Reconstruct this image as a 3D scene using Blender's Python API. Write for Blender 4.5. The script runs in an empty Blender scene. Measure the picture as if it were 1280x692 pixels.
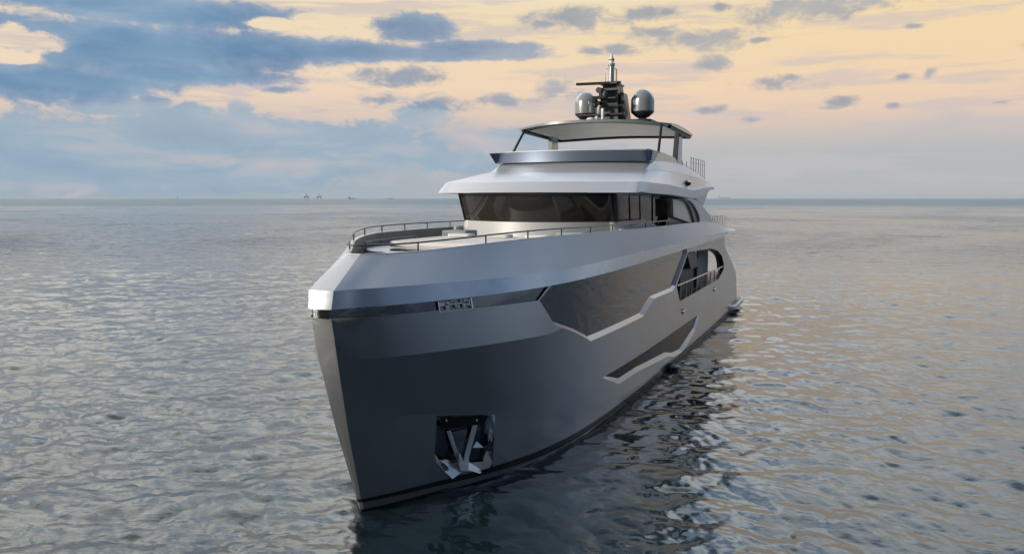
import bpy, bmesh, math, random
import numpy as np
from mathutils import Vector, Matrix
from mathutils.geometry import delaunay_2d_cdt
R = math.radians
scene = bpy.context.scene
random.seed(7)

# ------------------------------------------------------------------ camera
cd = bpy.data.cameras.new('camera'); cam = bpy.data.objects.new('camera', cd)
scene.collection.objects.link(cam); scene.camera = cam
cam.location = (0, 0, 7.0); cam.rotation_euler = (R(90 - 5.62), 0, 0)
cd.sensor_width = 36; cd.lens = 28.01; cd.clip_start = 0.1; cd.clip_end = 80000

# ------------------------------------------------------------------ exposure, sun, sky
scene.view_settings.view_transform = 'Standard'; scene.view_settings.look = 'None'
scene.view_settings.exposure = 0; scene.view_settings.gamma = 1
SUN_EL, SUN_AZ = 17, -113            # azimuth clockwise from +Y (the way the camera looks)
sl = bpy.data.lights.new('sun', 'SUN'); sun = bpy.data.objects.new('sun', sl); scene.collection.objects.link(sun)
sl.energy = 3.5; sl.angle = R(8); sl.color = (1, 0.88, 0.74)
sd = Vector((math.sin(R(SUN_AZ)) * math.cos(R(SUN_EL)), math.cos(R(SUN_AZ)) * math.cos(R(SUN_EL)), math.sin(R(SUN_EL))))
sun.rotation_euler = sd.to_track_quat('Z', 'Y').to_euler()

class N:                              # tiny node-math helper
    def __init__(s, nt): s.nt = nt
    def new(s, t, **k):
        n = s.nt.nodes.new(t)
        for a, b in k.items(): setattr(n, a, b)
        return n
    def put(s, sock, v):
        if isinstance(v, bpy.types.NodeSocket): s.nt.links.new(v, sock)
        else: sock.default_value = v
    def m(s, op, a, b=0.0, c=None, clamp=False):
        n = s.new('ShaderNodeMath', operation=op, use_clamp=clamp)
        s.put(n.inputs[0], a); s.put(n.inputs[1], b)
        if c is not None: s.put(n.inputs[2], c)
        return n.outputs[0]
    def add(s, a, b): return s.m('ADD', a, b)
    def sub(s, a, b): return s.m('SUBTRACT', a, b)
    def mul(s, a, b): return s.m('MULTIPLY', a, b)
    def mx(s, a, b): return s.m('MAXIMUM', a, b)
    def ss(s, v, a, b, o0=0.0, o1=1.0):
        n = s.new('ShaderNodeMapRange', interpolation_type='SMOOTHSTEP')
        s.put(n.inputs['Value'], v)
        for k, x in zip(('From Min', 'From Max', 'To Min', 'To Max'), (a, b, o0, o1)): n.inputs[k].default_value = x
        return n.outputs[0]
    def mix(s, f, a, b, blend='MIX'):
        n = s.new('ShaderNodeMix', data_type='RGBA', blend_type=blend)
        s.put(n.inputs[0], f)
        for i, v in ((6, a), (7, b)):
            s.put(n.inputs[i], v if isinstance(v, bpy.types.NodeSocket) else tuple(v) + (1,) * (4 - len(v)))
        return n.outputs[2]
    def ramp(s, f, stops):
        n = s.new('ShaderNodeValToRGB'); s.put(n.inputs[0], f); e = n.color_ramp.elements
        while len(e) < len(stops): e.new(0.5)
        for i, (p, c) in enumerate(stops): e[i].position = p; e[i].color = tuple(c) + (1,)
        return n.outputs[0]
    def noise(s, vec, scale, detail=4, rough=0.5, dist=0.0):
        n = s.new('ShaderNodeTexNoise'); s.put(n.inputs['Vector'], vec)
        n.inputs['Scale'].default_value = scale; n.inputs['Detail'].default_value = detail
        n.inputs['Roughness'].default_value = rough; n.inputs['Distortion'].default_value = dist
        return n.outputs[0]
    def xyz(s, x, y, z):
        n = s.new('ShaderNodeCombineXYZ'); s.put(n.inputs[0], x); s.put(n.inputs[1], y); s.put(n.inputs[2], z); return n.outputs[0]

def lin(r, g, b):
    f = lambda c: (c / 255 / 12.92) if c <= 10 else ((c / 255 + .055) / 1.055) ** 2.4
    return (f(r), f(g), f(b))

world = bpy.data.worlds.new('World'); scene.world = world; world.use_nodes = True
wt = world.node_tree; wt.nodes.clear(); w = N(wt)
tc = w.new('ShaderNodeTexCoord'); sep = w.new('ShaderNodeSeparateXYZ'); wt.links.new(tc.outputs['Generated'], sep.inputs[0])
X, Y, Z = sep.outputs
az = w.mul(w.m('ARCTAN2', X, Y), 57.2958); el = w.mul(w.m('ARCSINE', Z), 57.2958)
SX, SY = 996., 996.
def dirpx(x, y):                      # a compass bearing / height in the sky for each cloud
    p = R(5.62); dx = (x - 640) / 996; dy = -(y - 346) / 996
    v = Vector((dx, dy * math.sin(p) + math.cos(p), dy * math.cos(p) - math.sin(p))).normalized()
    return math.degrees(math.atan2(v.x, v.y)), math.degrees(math.asin(v.z))
warp_v = w.xyz(az, w.mul(el, 1.8), 3.0)
n1 = w.add(w.mul(w.noise(warp_v, 0.55, 8, 0.62, 0.35), 0.75), w.mul(w.noise(warp_v, 0.16, 4, 0.5, 0.2), 0.35))
n2 = w.noise(w.xyz(az, w.mul(el, 3.2), 11.0), 0.12, 7, 0.55, 0.4)
n3 = w.noise(w.xyz(w.mul(az, 0.35), w.mul(el, 3.0), 27.0), 0.25, 8, 0.6, 0.2)
def blobs(lst):
    acc = None
    for (cx, cy, rx, ry) in lst:
        a, e = dirpx(cx, cy); a1, _ = dirpx(cx + rx, cy); _, e1 = dirpx(cx, cy - ry)
        u = w.m('DIVIDE', w.sub(az, a), abs(a1 - a)); v = w.m('DIVIDE', w.sub(el, e), abs(e1 - e))
        # flat-ish bases: the lower half is squeezed
        d = w.sub(1.0, w.m('SQRT', w.add(w.mul(u, u), w.mul(v, v))))
        acc = d if acc is None else w.mx(acc, d)
    return acc
# base colour of the clear sky by height, left and right of the view
h = w.m('DIVIDE', el, 90.0)
sL = w.ramp(h, [(0.0, lin(152, 171, 180)), (0.02, lin(164, 178, 190)), (0.05, lin(205, 190, 186)), (0.085, lin(240, 216, 190)), (0.15, lin(240, 222, 190)), (0.18, lin(226, 222, 212)), (0.3, lin(214, 216, 214)), (0.55, lin(190, 200, 212)), (1.0, lin(185, 197, 215))])
sR = w.ramp(h, [(0.0, lin(172, 183, 186)), (0.03, lin(184, 187, 188)), (0.056, lin(226, 200, 184)), (0.085, lin(242, 212, 176)), (0.14, lin(243, 219, 170)), (0.165, lin(224, 221, 214)), (0.3, lin(206, 211, 217)), (0.55, lin(185, 195, 208)), (1.0, lin(180, 192, 210))])
base = w.mix(w.ss(az, -25, 30), sL, sR)
base = w.mix(w.mul(w.ss(n3, 0.45, 0.7), w.mul(0.45, w.ss(el, 2, 7))), base, lin(242, 205, 182))
# low grey bank, streaky
bank = w.mul(w.ss(w.add(el, w.mul(w.sub(n2, 0.5), -6.0)), 2.6, 6.2, 1.0, 0.0), 0.84)
base = w.mix(bank, base, w.mix(w.ss(az, -30, 10), lin(156, 173, 186), lin(180, 184, 189)))
base = w.mix(w.mul(w.mul(w.ss(n3, 0.5, 0.62), 0.5), w.ss(el, 0.4, 1.4)), base, w.mix(w.ss(az, -20, 20), lin(182, 186, 196), lin(196, 190, 192)))
# pale second layer on the left
pale = blobs([(60, 190, 260, 62), (240, 168, 150, 42), (420, 172, 150, 26), (530, 145, 50, 22), (300, 140, 22, 16), (240, 140, 40, 14), (140, 132, 90, 18), (110, 210, 420, 44), (620, 200, 200, 22), (620, 175, 120, 16)])
pm = w.ss(w.add(pale, w.mul(w.sub(n1, 0.55), 2.2)), 0.0, 0.4)
base = w.mix(w.mul(pm, 0.85), base, w.ramp(n2, [(0.3, lin(138, 164, 188)), (0.5, lin(152, 176, 196)), (0.62, lin(186, 186, 194)), (0.75, lin(205, 192, 194))]))
# blue cloud masses and single clouds
big = blobs([(150, 60, 300, 46), (40, 100, 210, 34), (330, 62, 170, 26), (230, 92, 160, 18), (420, 64, 130, 18), (520, 34, 62, 24), (600, 62, 105, 14), (560, 68, 160, 10), (190, 12, 230, 26), (-200, 60, 260, 80)])
hole = blobs([(35, 52, 62, 20), (10, 70, 50, 14), (345, 30, 34, 7), (395, 26, 30, 8)])
bigf = w.sub(w.add(big, w.mul(w.sub(n1, 0.55), 1.5)), w.mul(w.ss(w.add(hole, w.mul(w.sub(n1, .55), 3.4)), -0.3, 0.9), 1.0))
small = blobs([(715, 25, 66, 17), (680, 30, 30, 9), (811, 18, 32, 9), (860, 50, 66, 13), (825, 40, 40, 10), (740, 64, 20, 7), (772, 64, 24, 8), (1020, 11, 100, 16), (887, 80, 24, 9), (900, 10, 14, 7),
               (968, 105, 46, 11), (985, 98, 22, 9), (1046, 129, 24, 9), (1036, 134, 14, 5), (492, 96, 60, 13), (470, 125, 36, 10), (632, 126, 44, 10), (692, 112, 32, 14), (935, 149, 20, 10), (1162, 90, 13, 9), (1130, 95, 14, 5), (1117, 131, 12, 5),
               (886, 138, 22, 6), (1140, 33, 14, 4), (950, 50, 14, 4), (1250, 128, 22, 3), (545, 130, 60, 12), (1330, 60, 60, 12), (350, 112, 30, 5)])
smf = w.add(w.add(small, .30), w.mul(w.sub(n1, 0.56), 4.4))
bm_ = w.ss(bigf, -0.04, 0.34); sm_ = w.ss(smf, -0.05, 1.1, 0, 0.80)
ccol = w.mix(w.ss(az, -24, 12), w.ramp(n2, [(0.3, lin(96, 134, 172)), (0.55, lin(124, 156, 186)), (0.75, lin(160, 178, 198))]),
             w.ramp(n2, [(0.3, lin(128, 140, 160)), (0.6, lin(158, 166, 180)), (0.8, lin(182, 178, 180))]))
# thick parts of a cloud are a little darker, the rims lighter
thick = w.ss(w.mx(bigf, smf), 0.1, 0.75)
ccol = w.mix(w.mul(w.sub(1.0, thick), 0.35), ccol, lin(190, 190, 200))
front = w.mix(w.mx(bm_, sm_), base, ccol)
# the rest of the sky, above and behind: broken cloud, bright to the left, dull to the right and behind
n4 = w.noise(tc.outputs['Generated'], 4.6, 7, 0.6, 0.4)
lite = w.m('MULTIPLY_ADD', w.m('COSINE', w.mul(w.add(az, 62.0), 0.0174533)), 0.5, 0.5)
upc = w.mix(w.ss(n4, 0.46, 0.56), w.mix(lite, lin(150, 165, 185), lin(236, 230, 218)), w.mix(lite, lin(104, 126, 156), lin(138, 158, 184)))
far_out = w.mx(w.ss(el, 13.6, 19), w.ss(w.m('ABSOLUTE', az), 34, 60))
allsky = w.mix(far_out, front, upc)
strength = w.ss(w.m('COSINE', w.mul(w.add(az, -18.0), 0.0174533)), -0.75, 0.5, 0.16, 1.0)
strength = w.m('ADD', w.mul(strength, w.ss(el, 18, 55, 1.0, 0.0)), w.mul(w.ss(el, 18, 55), w.m('MULTIPLY_ADD', strength, .45, .55)))
strength = w.mul(strength, w.m('MULTIPLY_ADD', w.mul(w.mul(w.ss(el, 13, 18), w.ss(el, 35, 55, 1, 0)), w.ss(w.m('ABSOLUTE', w.add(az, 5.0)), 50, 90, 1, 0)), 1.6, 1.0))
ground = w.ss(el, -6, -0.5)
nish = w.new('ShaderNodeTexSky', sky_type='NISHITA', sun_disc=False, sun_elevation=R(SUN_EL), sun_rotation=R(SUN_AZ))
bgA = w.new('ShaderNodeBackground'); wt.links.new(allsky, bgA.inputs[0]); w.put(bgA.inputs[1], w.mul(strength, 0.98))
bgB = w.new('ShaderNodeBackground'); wt.links.new(nish.outputs[0], bgB.inputs[0]); bgB.inputs[1].default_value = 0.004
ad = w.new('ShaderNodeAddShader'); wt.links.new(bgA.outputs[0], ad.inputs[0]); wt.links.new(bgB.outputs[0], ad.inputs[1])
wo = w.new('ShaderNodeOutputWorld'); wt.links.new(ad.outputs[0], wo.inputs[0])

# ------------------------------------------------------------------ helpers
def tag(o, label=None, cat=None, group=None, kind=None):
    for k, v in (('label', label), ('category', cat), ('group', group), ('kind', kind)):
        if v: o[k] = v
    return o
def empty(name, loc=(0, 0, 0), rz=0):
    o = bpy.data.objects.new(name, None); scene.collection.objects.link(o); o.location = loc; o.rotation_euler = (0, 0, rz); return o
def material(name, base, metallic=0.0, rough=0.5, ior=1.5, coat=0.0, bump=0.0, bscale=40, vary=0.0, vscale=1.2, rvary=0.0, spec=0.5, detail=5):
    m = bpy.data.materials.new(name); m.use_nodes = True; nt = m.node_tree; n = N(nt)
    p = nt.nodes['Principled BSDF']
    p.inputs['Base Color'].default_value = tuple(base) + (1,); p.inputs['Metallic'].default_value = metallic
    p.inputs['Roughness'].default_value = rough; p.inputs['IOR'].default_value = ior
    p.inputs['Coat Weight'].default_value = coat; p.inputs['Coat Roughness'].default_value = 0.06
    p.inputs['Specular IOR Level'].default_value = spec
    t = n.new('ShaderNodeTexCoord').outputs['Object']
    if vary:
        f = n.noise(t, vscale, 6, 0.6)
        nt.links.new(n.mix(n.ss(f, 0.3, 0.7), [c * (1 - vary) for c in base], [min(1, c * (1 + vary)) for c in base]), p.inputs['Base Color'])
    if rvary:
        f = n.noise(t, vscale * 2.3, 5, 0.6); nt.links.new(n.ss(f, 0.3, 0.7, rough - rvary, rough + rvary), p.inputs['Roughness'])
    if bump:
        b = n.new('ShaderNodeBump'); b.inputs['Strength'].default_value = bump; b.inputs['Distance'].default_value = 0.01
        nt.links.new(n.noise(t, bscale, detail, 0.6), b.inputs['Height']); nt.links.new(b.outputs[0], p.inputs['Normal'])
    return m
M = {}
M['hull'] = material('silver_metallic_hull_paint', (.43, .44, .455), 0.85, .31, coat=.1, bump=.10, bscale=26, vary=.05, vscale=.35)
M['shell'] = material('silver_metallic_paint', (.61, .64, .69), 0.5, .40, coat=.1, bump=.05, bscale=26, vary=.03, vscale=.4)
M['white'] = material('pearl_white_paint', (.70, .71, .70), 0.15, .35, coat=.2, vary=.03)
M['band'] = material('brushed_steel_band', (.52, .57, .64), 0.9, .22, rvary=.04)
M['chrome'] = material('polished_steel', (.75, .77, .8), 1.0, .08, rvary=.03, vscale=3)
M['belt'] = material('dark_polished_steel', (.16, .17, .18), 1.0, .07, bump=.25, bscale=3.0)
M['glass'] = material('dark_tinted_glass', (.020, .018, .016), 0.0, .02, ior=1.62, bump=.03, bscale=.8, detail=1, spec=.75)
M['glass2'] = material('bronze_tinted_glass', (.035, .030, .026), 0.0, .02, ior=1.55, spec=.6)
M['black'] = material('black_trim', (.012, .012, .013), 0.0, .35, vary=.3)
M['dark'] = material('dark_grey_trim', (.05, .05, .052), 0.2, .4, vary=.2)
M['rail'] = material('bronze_steel_rail', (.16, .15, .14), 0.9, .28, vary=.1)
M['steel'] = material('stainless_steel_rail', (.62, .62, .6), 0.9, .22, vary=.05)
M['deck'] = material('grey_deck_coating', (.34, .34, .33), 0, .6, vary=.1, bump=.3)
M['cushion'] = material('white_cushion_fabric', (.74, .73, .70), 0, .8, vary=.04, bump=.3, bscale=80)
M['greyfabric'] = material('blue_grey_cushion_fabric', (.30, .36, .41), 0, .8, vary=.08, bump=.3, bscale=80)
M['inner'] = material('taupe_bulwark_lining', (.20, .20, .18), 0, .55, vary=.1)
M['anti'] = material('black_antifouling', (.012, .013, .015), 0, .4, vary=.3)
M['stripe'] = material('pale_boot_stripe', (.16, .175, .185), .2, .35)
M['cream'] = material('cream_ceiling_lining', (.82, .81, .76), 0, .5, vary=.05)
M['visor'] = material('blue_grey_polished_visor', (.26, .31, .39), 1.0, .14)
M['lowglass'] = material('dark_hull_glazing', (.035, .032, .03), 0.0, .10, ior=1.12, spec=.25)
M['anchor'] = material('burnished_anchor_steel', (.62, .68, .74), .65, .25, vary=.12, vscale=6)
M['sideglass'] = material('dark_side_glazing', (.03, .027, .024), 0.0, .04, ior=1.22, spec=.35)
M['mast'] = material('dark_grey_mast_paint', (.13, .14, .145), .35, .33, vary=.15)
M['figures'] = material('bright_lettering_steel', (.8, .8, .8), .35, .4)
M['house'] = material('white_deckhouse_paint', (.50, .53, .54), .1, .5, vary=.03)
M['dome'] = material('grey_dome_paint', (.36, .40, .42), .45, .24, coat=.3)
M['red'] = material('port_light_lens', (.22, .02, .03), 0, .15)
M['lamp'] = material('frosted_lamp_glass', (.75, .77, .76), 0, .3)
M['teak'] = material('teak_decking', (.30, .20, .10), 0, .6, vary=.2, bump=.3)
M['yellow'] = material('tan_platform_teak', (.42, .36, .16), 0, .6, vary=.15)

def mesh(name, verts, faces, mat, parent, smooth=None, mirror=False, weld=False):
    V = [tuple(map(float, v)) for v in verts]; F = [list(f) for f in faces]
    if mirror:
        n = len(V); V = V + [(-x, y, z) for x, y, z in V]; F = F + [[i + n for i in reversed(f)] for f in F]
    me = bpy.data.meshes.new(name); me.from_pydata(V, [], F); me.update()
    b = bmesh.new(); b.from_mesh(me)
    if weld or mirror: bmesh.ops.remove_doubles(b, verts=b.verts, dist=0.0008)
    bmesh.ops.recalc_face_normals(b, faces=b.faces)
    b.to_mesh(me); b.free()
    if isinstance(mat, (list, tuple)):
        for x in mat: me.materials.append(x)
    else: me.materials.append(mat)
    if smooth is not None:
        me.polygons.foreach_set('use_smooth', [True] * len(me.polygons)); me.set_sharp_from_angle(angle=R(smooth))
    o = bpy.data.objects.new(name, me); scene.collection.objects.link(o)
    if parent: o.parent = parent
    return o

class MB:                              # several shapes collected into one mesh
    def __init__(s): s.v = []; s.f = []
    def add(s, v, f):
        n = len(s.v); s.v += [tuple(x) for x in v]; s.f += [[i + n for i in g] for g in f]; return s
    def box(s, x0, x1, y0, y1, z0, z1):
        return s.add([(x, y, z) for z in (z0, z1) for y in (y0, y1) for x in (x0, x1)],
                     [(0, 2, 3, 1), (4, 5, 7, 6), (0, 1, 5, 4), (2, 6, 7, 3), (0, 4, 6, 2), (1, 3, 7, 5)])
    def tube(s, pts, r, seg=8, r2=None):
        pts = [Vector(p) for p in pts]; n = len(pts); vs = []; up = Vector((0, 0, 1))
        for i, p in enumerate(pts):
            d = (pts[min(i + 1, n - 1)] - pts[max(i - 1, 0)]).normalized()
            a = d.cross(up) if abs(d.z) < .95 else d.cross(Vector((1, 0, 0))); a.normalize(); b = a.cross(d)
            rr = r if r2 is None else r + (r2 - r) * i / (n - 1)
            for k in range(seg):
                t = 2 * math.pi * k / seg; vs.append(p + a * rr * math.cos(t) + b * rr * math.sin(t))
        fs = [(i * seg + k, i * seg + (k + 1) % seg, (i + 1) * seg + (k + 1) % seg, (i + 1) * seg + k) for i in range(n - 1) for k in range(seg)]
        fs += [tuple(range(seg))[::-1], tuple(range((n - 1) * seg, n * seg))]
        return s.add(vs, fs)
    def lathe(s, prof, cx, cy, seg=28):
        vs = [(cx + r * math.cos(2 * math.pi * k / seg), cy + r * math.sin(2 * math.pi * k / seg), z) for r, z in prof for k in range(seg)]
        fs = [(i * seg + k, i * seg + (k + 1) % seg, (i + 1) * seg + (k + 1) % seg, (i + 1) * seg + k) for i in range(len(prof) - 1) for k in range(seg)]
        fs += [tuple(range(seg))[::-1], tuple(range((len(prof) - 1) * seg, len(prof) * seg))]
        return s.add(vs, fs)
    def prism(s, poly, axis, a, b):    # polygon extruded along an axis; poly in the two other axes
        def P(p, c): return {'x': (c, p[0], p[1]), 'y': (p[0], c, p[1]), 'z': (p[0], p[1], c)}[axis]
        n = len(poly); v = [P(p, a) for p in poly] + [P(p, b) for p in poly]
        return s.add(v, [tuple(range(n)), tuple(range(n, 2 * n))[::-1]] + [(i, (i + 1) % n, n + (i + 1) % n, n + i) for i in range(n)])
    def build(s, name, mat, parent, smooth=30, mirror=False, bevel=0):
        o = mesh(name, s.v, s.f, mat, parent, smooth, mirror)
        if bevel:
            m = o.modifiers.new('bevel', 'BEVEL'); m.width = bevel; m.segments = 2; m.limit_method = 'ANGLE'; m.harden_normals = False
        return o
def loft(rows, close=False):
    n = len(rows[0]); v = [p for r in rows for p in r]; f = []
    for i in range(len(rows) - 1):
        for k in range(n - (0 if close else 1)):
            a, b = i * n + k, i * n + (k + 1) % n
            f.append((a, b, b + n, a + n))
    return v, f

# level tables: z -> (stem s, stem half width, [(s,b)...])
LV=[
 (-0.7,(0.25,0.03),[(1.0,0.45),(2.5,1.15),(4,1.75),(6,2.3),(9,2.75),(14,3.0),(20,3.15),(30,3.3),(40,3.3)]),
 (0.0,(0.0,0.04),[(0.4,0.34),(1.6,1.04),(2.75,1.67),(3.7,2.10),(5.0,2.52),(6.8,2.86),(9.7,3.08),(13.6,3.22),(19.0,3.35),(26,3.5),(40,3.62)]),
 (2.0,(-0.68,0.17),[(-0.2,0.46),(0.5,0.86),(1.5,1.38),(2.5,1.85),(3.5,2.24),(5,2.70),(7,3.05),(10,3.28),(14,3.42),(20,3.5),(30,3.62),(40,3.66)]),
 (3.6,(-1.12,0.23),[(-0.7,0.60),(-.2,1.02),(0.4,1.42),(1.2,1.87),(2.4,2.40),(4,2.88),(6,3.17),(8,3.3),(11,3.42),(16,3.52),(24,3.6),(32,3.68),(40,3.68)]),
 (4.6,(-1.35,0.25),[(-0.9,.52),(-0.4,.92),(0.3,1.34),(1.0,1.70),(1.9,2.12),(3.2,2.58),(4.2,2.85),(6.8,3.2),(10,3.38),(14,3.48),(20,3.58),(30,3.70),(40,3.72)]),
]
ZL=[l[0] for l in LV]
US=np.concatenate([np.linspace(0,1,9)[:-1]**1.5*1.0, np.linspace(1,6,16)[:-1], np.linspace(6,14,12)[:-1], np.linspace(14,40,20)])
def pchip(x,y,q):
    x=np.asarray(x,float);y=np.asarray(y,float);h=np.diff(x);d=np.diff(y)/h
    m=np.zeros(len(x)); m[0]=d[0]; m[-1]=d[-1]
    for i in range(1,len(x)-1):
        if d[i-1]*d[i]>0:
            w1=2*h[i]+h[i-1];w2=h[i]+2*h[i-1]; m[i]=(w1+w2)/(w1/d[i-1]+w2/d[i])
    q=np.clip(np.asarray(q,float),x[0],x[-1]); i=np.clip(np.searchsorted(x,q,side='right')-1,0,len(x)-2)
    t=(q-x[i])/h[i]
    return (1+2*t)*(1-t)**2*y[i]+t*(1-t)**2*h[i]*m[i]+t*t*(3-2*t)*y[i+1]+t*t*(t-1)*h[i]*m[i+1]
def stem(z):
    return np.interp(z,ZL,[l[1][0] for l in LV]), np.interp(z,ZL,[l[1][1] for l in LV])
def s_of(u,z):
    ss=stem(z)[0]; return u+ss*np.maximum(0,1-u/6.0)
def b_level(k,u):
    z,(ss,w),tab=LV[k]
    xs=[ss]+[p[0] for p in tab]; ys=[w]+[p[1] for p in tab]
    return pchip(xs,ys,s_of(u,z))
# knuckle heights drift with s: map z->level coordinate via knuckle curves
def zk(u):   # heights of the 5 levels at station u
    kB=np.interp(u,[0,.6,1.5,3,5.5,7.5,9.7,14,40],[2.35,2.25,2.07,1.72,1.22,.85,.58,.42,.4])
    kA=np.interp(u,[0,1.7,3,5,40],[3.64,3.62,3.59,3.52,3.5])
    return np.array([-.7,0,kB,kA,4.6])
def T(u,z):
    hz=zk(u); k=int(np.clip(np.searchsorted(hz,z)-1,0,3))
    f=(z-hz[k])/(hz[k+1]-hz[k])
    return (1-f)*b_level(k,u)+f*b_level(k+1,u)
# ================================================================== the yacht (local axes: x = to port, y = aft from the stem, z = up from the water)
TH = 22.5
ship = empty('motor_yacht', (-3.399, 17.408, 0), R(-TH))
tag(ship, 'large silver three-deck motor yacht seen from its bow, lying still on the open sea', 'yacht')

def zchb(u): return 4.75 + 0.005 * u                       # underside of the steel band
def Ptop(u, z, off=0.0): return (T(u, z) + off, float(s_of(u, z)), z)
def inpoly(p, poly):
    x, y = p; c = False; j = len(poly) - 1
    for i in range(len(poly)):
        xi, yi = poly[i]; xj, yj = poly[j]
        if (yi > y) != (yj > y) and x < (xj - xi) * (y - yi) / (yj - yi) + xi: c = not c
        j = i
    return c
def dens(poly, step=0.5, close=True):
    out = []
    n = len(poly)
    for i in range(n if close else n - 1):
        a = poly[i]; b = poly[(i + 1) % n]; k = max(1, int(math.hypot(b[0] - a[0], b[1] - a[1]) / step))
        out += [(a[0] + (b[0] - a[0]) * j / k, a[1] + (b[1] - a[1]) * j / k) for j in range(k)]
    if not close: out.append(poly[-1])
    return out
def tri(polys, inside, grid, lines=()):
    vs = []; es = []
    for p in polys:
        n = len(vs); vs += p; es += [(n + i, n + (i + 1) % len(p)) for i in range(len(p))]
    for p in lines:
        n = len(vs); vs += p; es += [(n + i, n + i + 1) for i in range(len(p) - 1)]
    vs += grid
    # triangulate in a squeezed plane so long stations do not dominate
    r = delaunay_2d_cdt([Vector((a, b)) for a, b in vs], es, [], 0, 1e-4)
    V = [(v[0], v[1]) for v in r[0]]
    F = [f for f in r[2] if inside((sum(V[i][0] for i in f) / len(f), sum(V[i][1] for i in f) / len(f)))]
    used = sorted({i for f in F for i in f}); mp = {k: i for i, k in enumerate(used)}
    return [V[i] for i in used], [[mp[i] for i in f] for f in F]

GLASS_IN = [(4.45, 4.40), (4.95, 3.80), (7.06, 3.04), (12.4, 3.02), (13.8, 3.44), (17.4, 3.40), (17.75, 3.47), (19.95, 4.60), (20.0, 4.83), (5.1, 4.765)]
GLASS_OUT = [(4.30, 4.44), (4.83, 3.72), (7.10, 2.90), (12.75, 2.88), (14.15, 3.33), (17.5, 3.28), (17.90, 3.42), (20.15, 4.58), (20.2, 4.88), (4.9, 4.80)]
BELT = [(-0.01, 4.57), (0.65, 4.54), (1.7, 4.54), (2.4, 4.50), (3.2, 4.47), (4.25, 4.45), (4.75, 4.80), (-0.01, 4.80)]
BALC = [(18.2, 3.36), (18.95, 2.66), (29.6, 2.62), (31.4, 3.02), (31.3, 3.35), (30.4, 3.85), (28.8, 4.22), (26.5, 4.47), (20.45, 4.66), (18.4, 3.52)]
LOWOUT = [(8.3, 1.58), (23.95, 1.46), (23.1, .80), (20.2, .26), (18.5, .36), (16.9, .66), (12.1, 1.00), (10.0, 1.02)]
LOWIN = [(8.65, 1.55), (23.8, 1.42), (22.9, .92), (19.9, .42), (18.3, .56), (16.8, .84), (12.15, 1.15), (10.15, 1.17)]
POCK = [(1.75, 1.99), (3.2, 1.67), (3.12, .12), (2.1, .36), (1.62, .83)]
STERN = [(38.3, -.7), (38.1, .6), (37.2, 2.3), (34.8, 3.2), (32.6, 3.9), (31.3, 4.36), (31.0, 4.905)]

ug = sorted(set([round(float(x), 3) for x in np.concatenate([np.linspace(0, 1, 15) ** 1.6, np.linspace(1, 6, 26), np.linspace(6, 14, 22), np.linspace(14, 38, 36)])]))
dom = [(0, -.7)] + [(u, -.7) for u in ug[1:] if u < 38] + dens(STERN, .5, False) + [(u, zchb(u)) for u in reversed(ug) if 0 < u < 31] + [(0, zchb(0))] + [(0, z) for z in (4.5, 4, 3.5, 3, 2.5, 2, 1.5, 1, .5, 0)]
ins = lambda p: inpoly(p, dom) and not any(inpoly(p, q) for q in (GLASS_OUT, BELT, BALC, LOWOUT, POCK))
grid = []; kA = []; kB = []
for u in ug[1:]:
    hz = zk(u)
    for k in range(4):
        for j in range((2, 4, 4, 3)[k]):
            z = hz[k] + (hz[k + 1] - hz[k]) * j / (2, 4, 4, 3)[k]
            if j or k == 1 or k == 0: grid.append((u, float(z)))
    kB.append((u, float(hz[2]))); kA.append((u, float(hz[3])))
kA = [p for p in kA if p[0] < 4.8]
kA2 = [p for p in [(u, float(zk(u)[3])) for u in ug] if p[0] > 20.2 and False]
V2, F2 = tri([dom, dens(GLASS_OUT, .4), dens(BELT, .4), dens(BALC, .5), dens(LOWOUT, .5), dens(POCK, .25)], ins, grid, [kA, kB])
b = MB(); b.add([Ptop(*p) for p in V2], F2)
zs = [-.7, -.3, 0, .4, .8, 1.2, 1.6, 2.0, 2.5, 3.0, 3.6, 4.0, 4.57]           # the flat stem face
vs = []
for z in zs:
    s0, w0 = stem(z); vs += [(0, float(s0) - .012, z), (T(0, z), float(s0), z)]
b.add(vs, [(2 * i, 2 * i + 1, 2 * i + 3, 2 * i + 2) for i in range(len(zs) - 1)])
# transom below the open aft deck
tz = [p for p in STERN if p[1] < 2.4]
tv = []
for u, z in tz: tv += [(0, u + .25, z), (T(u, z), u, z)]
b.add(tv, [(2 * i, 2 * i + 1, 2 * i + 3, 2 * i + 2) for i in range(len(tz) - 1)])
hull = mesh('hull', b.v, b.f, M['hull'], ship, 9, mirror=True)

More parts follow.
